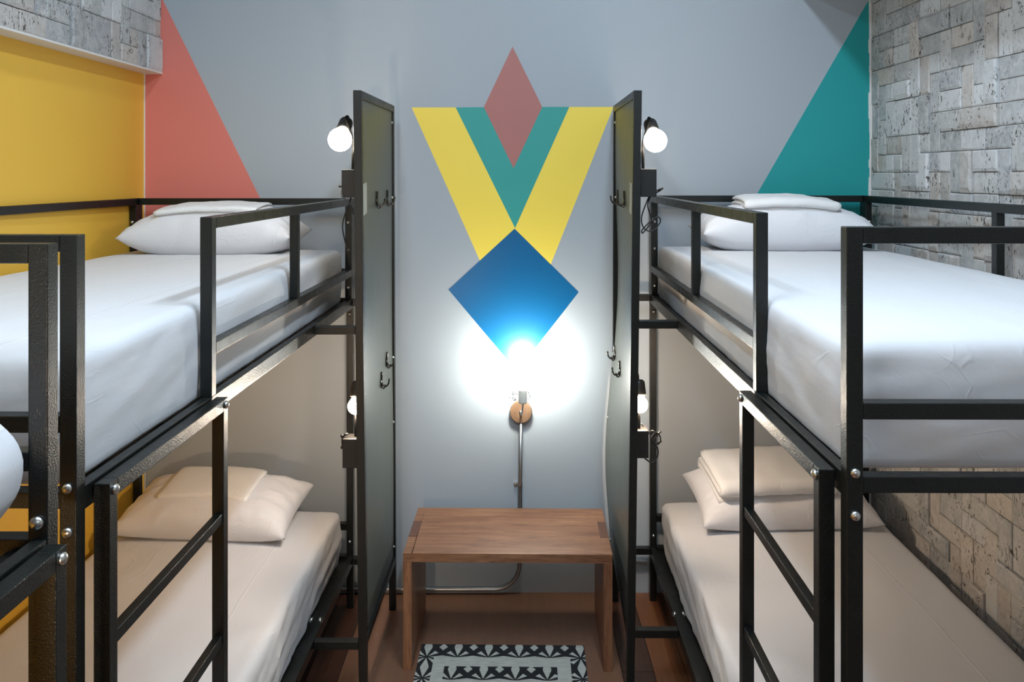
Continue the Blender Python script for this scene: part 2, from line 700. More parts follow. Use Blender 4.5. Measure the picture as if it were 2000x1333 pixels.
# floor: a broad cork-brown field down the aisle, narrow boards on both sides
bm = bmesh.new()
box(bm, -1.9, 1.9, YF, YW + 0.05, -0.06, -0.004, 3)
box(bm, -0.617, 0.372, YF, YW, -0.005, 0.0, 0)
rr = random.Random(12)
for side in (-1, 1):
    x = 0.619 if side < 0 else 0.374
    k = 0
    seq = [1, 2, 2, 1, 2, 1, 2, 2, 1, 2, 1] if side < 0 else [2, 1, 1, 2, 1, 1, 2, 1, 2, 1, 2]
    if side < 0:
        seq = [2, 2, 2, 1, 2, 1, 2, 2, 1, 2, 1]
    while x < 1.85:
        w = 0.112
        y = YF - rr.random()
        while y < YW:
            ln = 0.9 + rr.random() * 0.8
            ya, yb = max(y, YF), min(y + ln, YW)
            if yb > ya:
                box(bm, side * x, side * (x + w - 0.0025), ya, yb - 0.002, -0.005, 0.0, seq[k % len(seq)])
            y += ln
        x += w
        k += 1
structure(link('floor', bm, [M['floor_cork'], M['floor_red'], M['floor_dark'], M['floor_gap']]))

# ------------------------------------------------------------------ bunk beds
T = 0.0268
W = 0.895


def tubes(bm, s, segs):
    for (x0, x1, y0, y1, z0, z1) in segs:
        box(bm, s * x0, s * x1, y0, y1, z0, z1)


def bolt_mesh(bm, p, axis, r=0.0085):
    lathe(bm, p, axis, [(-0.002, r), (0.003, r), (0.0055, r * 0.75), (0.007, r * 0.3), (0.0072, 0.0005)], 14)


def bolt(root, p, axis, r=0.0085):
    bm = bmesh.new()
    bolt_mesh(bm, p, axis, r)
    o = link('bolt', bm, M['zinc'], root, smooth=True)
    o['label'] = 'bright zinc bolt head'
    return o


def bunk(label, loc, rotz, s, L, dz, ladder, guard, wall_guard=True, group='black steel bunk beds', post_mid=1.22):
    """local x: 0 at the aisle face, growing to the wall; local y: 0 at the foot, L at the head"""
    root = thing('bunk_bed', label, 'bunk bed', loc, rotz, None)
    zt = 1.6656 + dz            # guard top
    zr = 1.262 + dz             # upper side rail top
    zm = 1.381 + dz             # middle bar top
    zl = 0.222 + dz             # lower side rail top
    mb = M['black_metal']
    for (nm, y0) in (('foot_frame', 0.0), ('head_frame', L - T)):
        bm = bmesh.new()
        y1 = y0 + T
        tubes(bm, s, [(0, T, y0, y1, 0, zt), (W - T, W, y0, y1, 0, zt)])
        for zz in (zt, zm, zr, zl, zl + 0.13):
            if nm == 'foot_frame' and zz == zl + 0.13:
                continue
            tubes(bm, s, [(T, W - T, y0, y1, zz - T, zz)])
        link(nm, bm, mb, root, bevel=0.0016)
    for zz, h in ((zr, 0.038), (zl, 0.036)):
        for x0 in (0, W - T):
            bm = bmesh.new()
            tubes(bm, s, [(x0 + 0.001, x0 + 0.021 if x0 == 0 else x0 + T, T, L - T, zz - h, zz)])
            if x0 == 0:   # inner ledge that carries the slats
                tubes(bm, s, [(x0 + 0.021, x0 + 0.056, T, L - T, zz - h, zz - h + 0.0215)])
            link('side_rail', bm, mb, root, bevel=0.0014)
        for k in range(8):
            yy = 0.16 + k * (L - 0.34) / 7
            bm = bmesh.new()
            tubes(bm, s, [(0.022, W - T, yy, yy + 0.03, zz - h + 0.006, zz - h + 0.022)])
            link('slat', bm, mb, root, bevel=0.001)
    # aisle guard
    g0, g1, gm = guard
    bm = bmesh.new()
    tubes(bm, s, [(0, T, g0, g0 + T, zr, zt), (0, T, g1 - T, g1, zr, zt),
                  (0, T, g0 + T, g1 - T, zt - T, zt), (0, T, g0 + T, g1 - T, zm - T, zm),
                  (0.001, T - 0.001, gm, gm + T, zm, zt - T)])
    link('guard_rail', bm, mb, root, bevel=0.0016)
    if wall_guard:
        bm = bmesh.new()
        tubes(bm, s, [(W - T, W, T, L - T, zt - T, zt), (W - T, W, T, L - T, zm - T, zm),
                      (W - T, W, L - 2 * T, L - T, zr, zt), (W - T, W, T, 2 * T, zr, zt),
                      (W - T + 0.001, W - 0.001, 1.09, 1.09 + T, zr, zt)])
        link('guard_rail', bm, mb, root, bevel=0.0016)
    # ladder hooked to the aisle side
    l0, l1 = ladder
    bm = bmesh.new()
    e = 0.0012
    xo, xi = -T - e, -e
    zc = zr - 0.005
    tubes(bm, s, [(xo, xi, l0, l0 + T, 0, zc), (xo, xi, l1 - T, l1, 0, zc), (xo, xi, l0 + T, l1 - T, zc - T, zc)])
    lad = link('ladder', bm, mb, root, bevel=0.0016)
    for k in range(4):
        z1 = 1.003 + dz - 0.272 * k
        bm = bmesh.new()
        tubes(bm, s, [(xo + 0.003, xo + 0.021, l0 + T, l1 - T, z1 - 0.022, z1)])
        link('rung', bm, mb, lad, bevel=0.0014)
    bolt(root, (s * xo, l0 + T * 0.6 if l0 < 0.5 else l0 + T * 0.5, zc - 0.014), (-s, 0, 0))
    bolt(root, (s * xo, l1 - T * 0.5, zc - 0.014), (-s, 0, 0))
    return root, dict(zt=zt, zr=zr, zm=zm, zl=zl)


LR = 2.062
LA = 2.045
# right bed
XRB = 0.5345
bedR, hR = bunk('black steel bunk bed on the right, against the rough stone wall', (XRB, 1.324, 0), -0.0075, 1, LR, 0.0,
                (0.047, 0.550), (0.512, LR - T, 1.20))
# left bed A (mirrored)
bedL, hL = bunk('black steel bunk bed on the left with its head at the coral triangle', (-0.690, 1.285, 0), -0.0164, -1, LA, -0.010,
                (0.048, 0.572), (0.548, LA - T, 1.23))
# bed C: nearest on the left, running back past the viewer
bedC, hC = bunk('black steel bunk bed at the left edge, nearest to the viewer', (-0.640, -0.88, 0), 0.0, -1, 2.0255, -0.010,
                (1.47, 1.9965), (T, 1.40, 0.7))
for b_, s_ in ((bedR, 1), (bedL, -1)):
    h_ = hR if s_ > 0 else hL
    for zz in (h_['zr'] + 0.006, h_['zr'] - 0.063):
        bolt(b_, (s_ * T * 0.5, 0.0, zz), (0, -1, 0), 0.0082)
    Lh = LR if s_ > 0 else LA
    for zz in (1.56, 1.45, 1.30, 1.19, 0.27):
        bolt(b_, (s_ * T * 0.5, Lh - (2 * T if zz > 1.27 else T), zz), (0, -1, 0), 0.0065)
    bolt(b_, (s_ * (W - T * 0.4), Lh - 2 * T, 1.56), (0, -1, 0), 0.0065)
    bolt(b_, (s_ * 0.0, Lh - T * 0.5, 1.235), (-s_, 0, 0), 0.0065)
    bolt(b_, (s_ * 0.0, 1.50, 0.235), (-s_, 0, 0.6), 0.009)
    bolt(b_, (s_ * 0.03, 1.50, 0.235), (s_, 0, 0.6), 0.009)
bolt(bedC, (-T * 0.5, 2.0255 - 0.001 - T, 1.275), (0, -1, 0), 0.0095)


# privacy panels welded to the beds on the aisle side; bed C's is an added light shield
def panel(bed, s, xin_top, lean_n, lean_f, y0, y1, zl, zt, bulge, ladder_x):
    """world coordinates are turned into the bed's frame; xin_top = (near, far) world |x| of aisle face at the top"""
    def P(x, y, z):
        return local(bed, (s * x, y, z))

    def xa(y, z):
        t = (y - y0) / (y1 - y0)
        return xin_top[0] * (1 - t) + xin_top[1] * t - (lean_n * (1 - t) + lean_f * t) * (zt - z)

    def bar(bm, ya, yb, za, zb, d0=0.0, d1=T):
        c = []
        for zz in (za, zb):
            for (yy, dd) in ((ya, d0), (yb, d0), (yb, d1), (ya, d1)):
                c.append(bm.verts.new(P(xa(yy, zz) + dd, yy, zz)))
        for f in ((0, 3, 2, 1), (4, 5, 6, 7), (0, 1, 5, 4), (1, 2, 6, 5), (2, 3, 7, 6), (3, 0, 4, 7)):
            bm.faces.new([c[i] for i in f])
    bm = bmesh.new()
    bar(bm, y0, y0 + T, 0, zt)
    bar(bm, y1 - T, y1, 0, zt)
    bar(bm, y0 + T, y1 - T, zt - T, zt)
    bar(bm, y0 + T, y1 - T, zl - T, zl)
    # stretchers to the bed
    bx = lambda y: abs((bed.matrix_basis @ Vector((0, y - bed.location.y, 0))).x)
    for zz in ((hR if s > 0 else hL)['zr'], (hR if s > 0 else hL)['zl']):
        for ya in (y0, y1 - T):
            z1_ = zz - 0.002
            a0 = xa(ya, z1_) + T
            a1 = bx(ya)
            c = []
            for z_ in (z1_ - T, z1_):
                for (yy, xx) in ((ya, a0), (ya + T, a0), (ya + T, a1), (ya, a1)):
                    c.append(bm.verts.new(P(xx, yy, z_)))
            for f in ((0, 3, 2, 1), (4, 5, 6, 7), (0, 1, 5, 4), (1, 2, 6, 5), (2, 3, 7, 6), (3, 0, 4, 7)):
                bm.faces.new([c[i] for i in f])
    bmesh.ops.recalc_face_normals(bm, faces=bm.faces)
    fr = link('privacy_panel', bm, M['black_metal'], bed, bevel=0.0016)
    fr['label'] = 'tall black steel panel frame facing the aisle'
    # sheet
    bm = bmesh.new()
    ny, nz = 24, 90
    grid = {}
    ya, yb, za, zb = y0 + 0.003, y1 - 0.003, zl - 0.012, zt - T + 0.004
    for side, off in ((0, 0.0), (1, 0.0016)):
        for i in range(ny + 1):
            for j in range(nz + 1):
                yy = ya + (yb - ya) * i / ny
                zz = za + (zb - za) * j / nz
                u = (yy - ya) / (yb - ya)
                d = 0.007 + 0.0015 * math.sin(5 * zz + 2 * u)
                if bulge:
                    # sheet sprung loose: bulges to the aisle on its lower half, sucks in above
                    d -= bulge * math.exp(-((zz - 0.60) / 0.36) ** 2) * (u ** 1.3)
                    d += 0.012 * math.exp(-((zz - 1.35) / 0.30) ** 2) * (u ** 1.5)
                    d = max(d, -bulge)
                else:
                    d -= 0.0
                inset = 0.0
                if 0.04 < u < 0.97:
                    inset = 0
                grid[side, i, j] = bm.verts.new(P(xa(yy, zz) + d + off, yy, zz))
    for i in range(ny):
        for j in range(nz):
            bm.faces.new((grid[0, i, j], grid[0, i + 1, j], grid[0, i + 1, j + 1], grid[0, i, j + 1]))
            bm.faces.new((grid[1, i, j], grid[1, i, j + 1], grid[1, i + 1, j + 1], grid[1, i + 1, j]))
    for i in range(ny):
        for j in (0, nz):
            bm.faces.new((grid[0, i, j], grid[0, i + 1, j], grid[1, i + 1, j], grid[1, i, j]))
    for j in range(nz):
        for i in (0, ny):
            bm.faces.new((grid[0, i, j], grid[0, i, j + 1], grid[1, i, j + 1], grid[1, i, j]))
    bmesh.ops.recalc_face_normals(bm, faces=bm.faces)
    sh = link('panel_sheet', bm, M['panel_sheet'], fr, smooth=True)
    m_ = sh.modifiers.new('w', 'EDGE_SPLIT')
    sh['label'] = 'thin dark grey-green metal sheet with slight ripples'

    def surf(y, z):
        u = (y - ya) / (yb - ya)
        d = 0.007
        if bulge:
            d -= bulge * math.exp(-((z - 0.60) / 0.36) ** 2) * (u ** 1.3)
            d += 0.012 * math.exp(-((z - 1.35) / 0.30) ** 2) * (u ** 1.5)
            d = max(d, -bulge)
        return xa(y, z) + d

    for (yy, zz) in ((y0 + 0.03, zt - 0.06), (y1 - 0.035, zt - 0.07), (y1 - 0.035, 1.66), (y0 + 0.03, 1.02),
                     (y1 - 0.035, 1.02), (y1 - 0.035, 0.76), (y1 - 0.035, 0.26), (y0 + 0.03, 0.26)):
        bm = bmesh.new()
        bolt_mesh(bm, P(surf(yy, zz), yy, zz), (-s, 0, 0), 0.0055)
        o_ = link('screw', bm, M['zinc'], fr, smooth=True)
        o_['label'] = 'small bright screw head'
    return fr, P, surf


def coat_hook(fr, P, surf, s, y, z):
    """two-pronged coat hook on a small plate"""
    x0 = surf(y, z)
    bm = bmesh.new()
    lathe(bm, P(x0, y, z), (-s, 0, 0), [(0, 0.011), (0.003, 0.011), (0.005, 0.008)], 16)
    tube(bm, [P(x0 - 0.002, y, z - 0.008), P(x0 - 0.0035, y, z + 0.010), P(x0 - 0.004, y, z + 0.032)], 0.0036, 8)
    tube(bm, [P(x0 - 0.003, y, z), P(x0 - 0.010, y, z - 0.016), P(x0 - 0.021, y, z - 0.017), P(x0 - 0.029, y, z - 0.006), P(x0 - 0.031, y, z + 0.006)], 0.0030, 8)
    tube(bm, [P(x0 - 0.002, y, z - 0.004), P(x0 - 0.004, y, z - 0.020), P(x0 - 0.011, y, z - 0.025), P(x0 - 0.016, y, z - 0.016)], 0.0028, 8)
    for q in (P(x0 - 0.0315, y, z + 0.008), P(x0 - 0.0165, y, z - 0.014), P(x0 - 0.004, y, z + 0.033)):
        bmesh.ops.create_icosphere(bm, subdivisions=2, radius=0.0042, matrix=Matrix.Translation(q))
    o_ = link('coat_hook', bm, M['chrome_dark'], fr, smooth=True)
    o_['label'] = 'shiny dark metal double coat hook'


frR, PR, sR = panel(bedR, 1, (0.396, 0.400), 0.0125, 0.0028, 2.75, 3.38, 0.218, 2.035, 0.034, 0)
frL, PL, sL = panel(bedL, -1, (0.511, 0.492), 0.0095, 0.0045, 2.70, 3.315, 0.216, 2.030, 0.0, 0)
shieldC, PC, sC = panel(bedC, -1, (0.50, 0.50), 0.005, 0.005, -0.86, -0.24, 0.216, 2.030, 0.0, 0)  # out of view, added to keep the near lamp's light off the right side
for (y, z) in ((2.97, 1.655), (3.17, 1.655), (3.03, 0.985), (3.14, 1.035)):
    coat_hook(frL, PL, sL, -1, y, z)
for (y, z) in ((3.03, 1.655), (3.26, 1.655), (3.10, 1.010), (3.29, 1.03)):
    coat_hook(frR, PR, sR, 1, y, z)
for fr, P, sf, ya in ((frL, PL, sL, 2.712), (frR, PR, sR, 2.765)):
    bm = bmesh.new()
    pts = []
    c = []
    for dd in (-0.0008, 0.0):
        for (yy, zz) in ((ya, 1.72), (ya + 0.055, 1.725), (ya + 0.055, 1.622), (ya, 1.615)):
            c.append(bm.verts.new(P((sf(yy, zz) - 0.008) + dd, yy, zz)))
    for f in ((0, 1, 2, 3), (7, 6, 5, 4), (0, 4, 5, 1), (1, 5, 6, 2), (2, 6, 7, 3), (3, 7, 4, 0)):
        bm.faces.new([c[i] for i in f])
    bmesh.ops.recalc_face_normals(bm, faces=bm.faces)
    o = link('tape_strip', bm, M['tape'], fr)
    o['label'] = 'strip of beige masking tape'


# ------------------------------------------------------------------ reading lamps
def reading_lamp(label, s, box_x, box_y, box_z, bulb_c, axis, rb, material, cable, plug=None):
    """box_x: (|x| panel side, |x| outer), box_z: (top, bottom); bulb_c centre; axis from socket to bulb"""
    base = Vector((s * (box_x[0] + box_x[1]) / 2, box_y[0], box_z[1]))
    r = thing('reading_lamp', label, 'lamp', base, 0.0)
    Lc = lambda p: Vector(p) - base
    bm = bmesh.new()
    c0 = Lc((s * box_x[0], box_y[0], box_z[1]))
    c1 = Lc((s * box_x[1], box_y[1], box_z[0]))
    box(bm, c0.x, c1.x, c0.y, c1.y, c0.z, c1.z)
    link('mounting_box', bm, M['box_black'], r, bevel=0.002)
    ax = Vector(axis).normalized()
    c = Vector(bulb_c)
    st = c - ax * (rb * 1.25)      # socket mouth
    s0 = st - ax * 0.050
    bm = bmesh.new()
    lathe(bm, Lc(s0), ax, [(0, 0.016), (0.004, 0.0215), (0.010, 0.0235), (0.048, 0.0245), (0.054, 0.0225), (0.054, 0.017)], 28)
    link('socket', bm, M['box_black'], r, smooth=True)
    bm = bmesh.new()
    prof = [(-rb * 1.30, 0.012), (-rb * 1.15, rb * 0.50), (-rb * 0.8, rb * 0.68), (-rb * 0.45, rb * 0.90)]
    for k in range(0, 13):
        t = -0.25 * math.pi * 0.6 + (math.pi / 2 + 0.15 * math.pi) * k / 12
        prof.append((rb * math.sin(t), rb * math.cos(t)))
    prof = sorted(set(prof))
    lathe(bm, Lc(c), ax, prof, 28)
    link('bulb', bm, material, r, smooth=True)
    # curved neck from the box to the back of the socket
    bm = bmesh.new()
    xb = s * (box_x[0] + 0.013)
    ym = (box_y[0] + box_y[1]) / 2
    tube(bm, [Lc((xb, ym, box_z[0] - 0.004)), Lc((xb, ym + 0.004, box_z[0] + 0.05)), Lc((xb + s * 0.004, ym + 0.03, (box_z[0] + s0.z) / 2)),
              Lc((s0.x - s * 0.008, ym + 0.03, s0.z - 0.0)), Lc(s0 - ax * 0.018), Lc(s0 + ax * 0.004)], 0.0055, 10)
    link('neck', bm, M['neck_black'], r, smooth=True)
    for cb in cable:
        bm = bmesh.new()
        tube(bm, [Lc(p) for p in cb], 0.0024, 8)
        link('cable', bm, M['rubber'], r, smooth=True)
    if plug:
        for (a, b, rr_) in plug:
            bm = bmesh.new()
            cyl(bm, Lc(a), Lc(b), rr_, rr_ * 0.8, 12)
            link('plug', bm, M['rubber'], r, smooth=True)
    return r


Yr, Yl = 2.80, 2.75
q = lambda x, y, Y=2.81: tuple(px(x, y, Y))
reading_lamp('reading lamp with a bare glowing bulb above the right upper bunk', 1, (0.424, 0.479), (2.79, 2.85), (1.771, 1.675),
             px(1280, 275, 2.82), (0.08, -0.70, -0.68), 0.040, M['bulb_upper'],
             [[q(1268, 384, 2.84), q(1263, 395), q(1253, 425), q(1257, 445), q(1270, 452), q(1282, 445), q(1290, 432), q(1284, 424), q(1268, 435), q(1254, 450), q(1256, 455), q(1268, 440), q(1276, 428)],
              [q(1270, 384, 2.84), q(1265, 402), q(1272, 425), q(1275, 436)],
              [q(1281, 377, 2.83), q(1290, 372), q(1294, 367)], [q(1281, 373, 2.83), q(1287, 371), q(1294, 369.5)]],
             [(q(1288, 370.5), q(1295, 367.5), 0.004), (q(1275, 426), q(1274, 438), 0.005)])
reading_lamp('reading lamp with a bare glowing bulb above the left upper bunk', -1, (0.5385, 0.584), (2.74, 2.80), (1.768, 1.674),
             px(664, 273, 2.77), (-0.08, -0.70, -0.68), 0.040, M['bulb_upper'],
             [[q(670, 367, 2.76), q(667, 375, 2.75), q(669, 384, 2.73), q(680, 394, 2.73), q(688, 408, 2.73), q(690, 420, 2.73)],
              [q(686, 384, 2.80), q(683, 395, 2.75), q(676, 412, 2.74), q(669, 440, 2.74), q(673, 468, 2.75), q(680, 490, 2.78), q(686, 510, 2.8)]],
             [(q(662, 364, 2.76), q(669, 365, 2.76), 0.004)])
reading_lamp('reading lamp with a bare glowing bulb above the right lower bunk', 1, (0.410, 0.452), (2.79, 2.85), (0.878, 0.784),
             px(1250, 791, 2.83), (0.05, -0.30, -0.95), 0.027, M['bulb_lower'],
             [[q(1266, 848, 2.84), q(1274, 842), q(1284, 850), q(1276, 862), q(1286, 868), q(1290, 856), q(1282, 845), q(1272, 858), q(1284, 876), q(1284, 892), q(1274, 904), q(1262, 898), q(1258, 894, 2.84)],
              [q(1264, 842, 2.84), q(1258, 834, 2.84), q(1252, 828, 2.84)]],
             [(q(1283, 849), q(1291, 843), 0.004), (q(1284, 866), q(1292, 862), 0.004)])
reading_lamp('reading lamp with a bare glowing bulb above the left lower bunk', -1, (0.529, 0.581), (2.74, 2.80), (0.866, 0.768),
             px(695, 794, 2.78), (-0.05, -0.30, -0.95), 0.027, M['bulb_lower'],
             [[q(671, 853, 2.76), q(668, 860, 2.76), q(669, 874, 2.76), q(671, 880, 2.77)]],
             [(q(672, 850, 2.76), q(680, 848, 2.76), 0.005), (q(666, 853, 2.76), q(672, 851, 2.76), 0.0055), (q(666, 875, 2.76), q(671, 874, 2.76), 0.005)])


reading_lamp('reading lamp at the head of the nearest left lower bunk, outside the photo', -1, (0.529, 0.581), (-0.80, -0.74), (0.866, 0.768),
             Vector((-0.565, -0.77, 0.950)), (0.0, 0.30, -0.95), 0.040, M['bulb_near'], [])


# ------------------------------------------------------------------ bedding
def mattress(label, x0, x1, y0, y1, z0, z1, seed, rotz=0.0, side_amp=0.003, hang=0.0, r=0.024, rb=0.014, rnd_=0.0):
    cx_, cy_ = (x0 + x1) / 2, (y0 + y1) / 2
    w, l, h = (x1 - x0), (y1 - y0), (z1 - z0)
    nx, ny, nz = 54, 120, 18
    bm = bmesh.new()
    vs = {}

    def V(i, j, k):
        key = (i, j, k)
        if key in vs:
            return vs[key]
        # finer sampling near the edges
        def e(t):
            return t
        p = Vector((-w / 2 + w * e(i / nx), -l / 2 + l * e(j / ny), h * e(k / nz)))
        inn = Vector((max(-w / 2 + r, min(w / 2 - r, p.x)), max(-l / 2 + r, min(l / 2 - r, p.y)), max(rb, min(h - r, p.z))))
        d = p - inn
        nrm = d.normalized() if d.length > 1e-9 else Vector((0, 0, 1))
        rr_ = r if p.z > h * 0.5 else rb + (r - rb) * (1.0 - 0.0 if p.z > rb else 0.0)
        pos = inn + Vector((nrm.x * r, nrm.y * r, nrm.z * (r if nrm.z > 0 else rb)))
        top = max(0, nrm.z)
        side = math.sqrt(nrm.x ** 2 + nrm.y ** 2)
        sd = seed * 7.3
        cr = 1 - (2 * pos.x / w) ** 4 * 0.5 - (2 * pos.y / l) ** 6 * 0.5
        dz_ = top * (0.006 * cr + 0.0022 * fbm(Vector((pos.x * 4 + sd, pos.y * 1.4, 1.0)), 3)
                     + 0.0018 * fbm(Vector((pos.x * 13 - pos.y * 3, pos.y * 2.2 + sd, 4.0)), 3))
        u = pos.y if abs(nrm.x) > abs(nrm.y) else pos.x
        f1 = fbm(Vector((u * 2.0 + pos.z * 3 + sd, pos.z * 16 - u * 4.0, 2.0)), 3)
        f2 = fbm(Vector((u * 16 + sd, pos.z * 5, 5.0)), 2)
        ds = side * (side_amp * f1 + side_amp * 0.6 * f2 * (1 - pos.z / h)) + side * 0.006 * math.sin(math.pi * pos.z / h)
        if abs(nrm.y) > abs(nrm.x):
            ds += side * 0.006 * fbm(Vector((pos.x * 9 + pos.z * 2 + sd, pos.z * 2.5, 9.0)), 3) * (1.15 - pos.z / h)
        if hang:
            ds -= side * hang * max(0.0, 1 - pos.z / h) ** 1.3
        pos = pos + Vector((0, 0, dz_)) + Vector((nrm.x, nrm.y, 0)) * ds
        if rnd_:
            ins = rnd_ * abs(2 * min(max(pos.z, 0), h) / h - 1.02) ** 2.2
            pos.x *= 1 - ins / (w / 2)
            pos.y *= 1 - ins / (l / 2)
        vs[key] = bm.verts.new(pos)
        return vs[key]
    for i in range(nx):
        for j in range(ny):
            bm.faces.new((V(i, j, nz), V(i + 1, j, nz), V(i + 1, j + 1, nz), V(i, j + 1, nz)))
            bm.faces.new((V(i, j, 0), V(i, j + 1, 0), V(i + 1, j + 1, 0), V(i + 1, j, 0)))
    for i in range(nx):
        for k in range(nz):
            bm.faces.new((V(i, 0, k), V(i + 1, 0, k), V(i + 1, 0, k + 1), V(i, 0, k + 1)))
            bm.faces.new((V(i, ny, k), V(i, ny, k + 1), V(i + 1, ny, k + 1), V(i + 1, ny, k)))
    for j in range(ny):
        for k in range(nz):
            bm.faces.new((V(0, j, k), V(0, j, k + 1), V(0, j + 1, k + 1), V(0, j + 1, k)))
            bm.faces.new((V(nx, j, k), V(nx, j + 1, k), V(nx, j + 1, k + 1), V(nx, j, k + 1)))
    o_ = link('mattress', bm, M['sheet'], smooth=True)
    o_.location = (cx_, cy_, z0)
    o_.rotation_euler = (0, 0, rotz)
    return tag(o_, label, 'mattress')


zdeckU = 1.262 - 0.038 + 0.022 + 0.0015
zdeckL = 0.222 - 0.036 + 0.022 + 0.0015
mattress('mattress under a white fitted sheet on the right upper bunk', 0.571, 1.405, 1.385, 3.325, zdeckU, 1.461, 1, -0.0075)
mattress('mattress under a white fitted sheet on the right lower bunk', 0.583, 1.395, 1.40, 3.325, zdeckL, 0.424, 2, -0.0075, 0.010, 0.012)
mattress('mattress under a white fitted sheet on the left upper bunk', -1.555 + 0.035, -0.711, 1.345, 3.265, zdeckU - 0.01, 1.452, 3, -0.0164)
mattress('mattress under a white fitted sheet on the left lower bunk', -1.545 + 0.035, -0.712, 1.345, 3.265, zdeckL - 0.01, 0.414, 4, -0.0164, 0.010, 0.012)
mattress('white sheeted mattress cut off by the left photo edge, nearest to the viewer', -1.49, -0.662, -0.83, 1.114, 1.2535, 1.452, 5, 0.0, 0.003, 0.010, 0.024, 0.014, 0.05)


def pillow(label, c, w, d, h, rot, seed, pinch=0.10, flat=0.35):
    """c: centre of the underside"""
    bm = bmesh.new()
    nx, ny = 64, 48
    top, bot = {}, {}
    for i in range(nx + 1):
        for j in range(ny + 1):
            u, v = -1 + 2 * i / nx, -1 + 2 * j / ny
            # outline: edges bowed in between pointed corners
            X = u * (1 - pinch * (1 - abs(u) ** 1.0 * 0.0) * (1 - v * v) * 0.0 - pinch * 0.55 * (1 - v * v) * abs(u) ** 3)
            Y = v * (1 - pinch * 0.9 * (1 - u * u) * abs(v) ** 3)
            t = max(0.0, (1 - abs(u) ** 3.4)) ** 0.55 * max(0.0, (1 - abs(v) ** 3.0)) ** 0.55
            sd = seed * 3.1
            edge = max(abs(u), abs(v))
            wr = 0.0045 * fbm(Vector((u * 3 + sd, v * 3, 1)), 3) + 0.003 * fbm(Vector((u * 9 + sd, v * 4, 7)), 2) * edge
            wr += 0.0035 * abs(fbm(Vector((u * 5 + v * 3 + sd, v * 5 - u * 2, 3)), 3)) * (0.4 + edge)
            wr += 0.004 * edge ** 6 * math.sin(17 * (u if abs(v) > abs(u) else v) + sd) * (1 - edge ** 20)
            m_ = min(1, t * 3)
            zt_ = h * (1 - flat) * t + wr * m_
            zb_ = -h * flat * min(1.0, t * 1.25) - 0.3 * wr * m_
            top[i, j] = bm.verts.new((X * w / 2, Y * d / 2, zt_ + 0.0015))
            bot[i, j] = top[i, j] if edge >= 0.9999 else bm.verts.new((X * w / 2, Y * d / 2, zb_))
    for i in range(nx):
        for j in range(ny):
            bm.faces.new((top[i, j], top[i + 1, j], top[i + 1, j + 1], top[i, j + 1]))
            q_ = [bot[i, j], bot[i, j + 1], bot[i + 1, j + 1], bot[i + 1, j]]
            try:
                bm.faces.new(q_)
            except ValueError:
                pass
    o_ = link('pillow', bm, M['pillow'], smooth=True)
    R = Matrix.Rotation(rot[2], 4, 'Z') @ Matrix.Rotation(rot[1], 4, 'Y') @ Matrix.Rotation(rot[0], 4, 'X')
    o_.rotation_euler = R.to_euler()
    # lowest point onto c.z
    zmin = min((R @ v.co).z for v in o_.data.vertices)
    o_.location = (c[0], c[1], c[2] - zmin)
    return tag(o_, label, 'pillow')


def rad(a):
    return math.radians(a)


pillow('white pillow on the left upper bunk under a folded sheet', (-1.135, 3.125, 1.449), 0.635, 0.32, 0.170, (rad(2), 0, rad(0)), 1, flat=0.42)
pillow('white pillow on the right upper bunk beside the teal triangle', (1.020, 3.155, 1.463), 0.66, 0.31, 0.168, (rad(2), 0, rad(-1)), 2, flat=0.42)
pillow('cream-lit pillow on the left lower bunk leaning on the wall', (-1.140, 3.110, 0.411), 0.66, 0.35, 0.145, (rad(11), 0, rad(-4)), 3)
pillow('cream-lit pillow on the right lower bunk under a thick folded blanket', (1.015, 3.165, 0.421), 0.68, 0.34, 0.150, (rad(13), 0, rad(2)), 4)


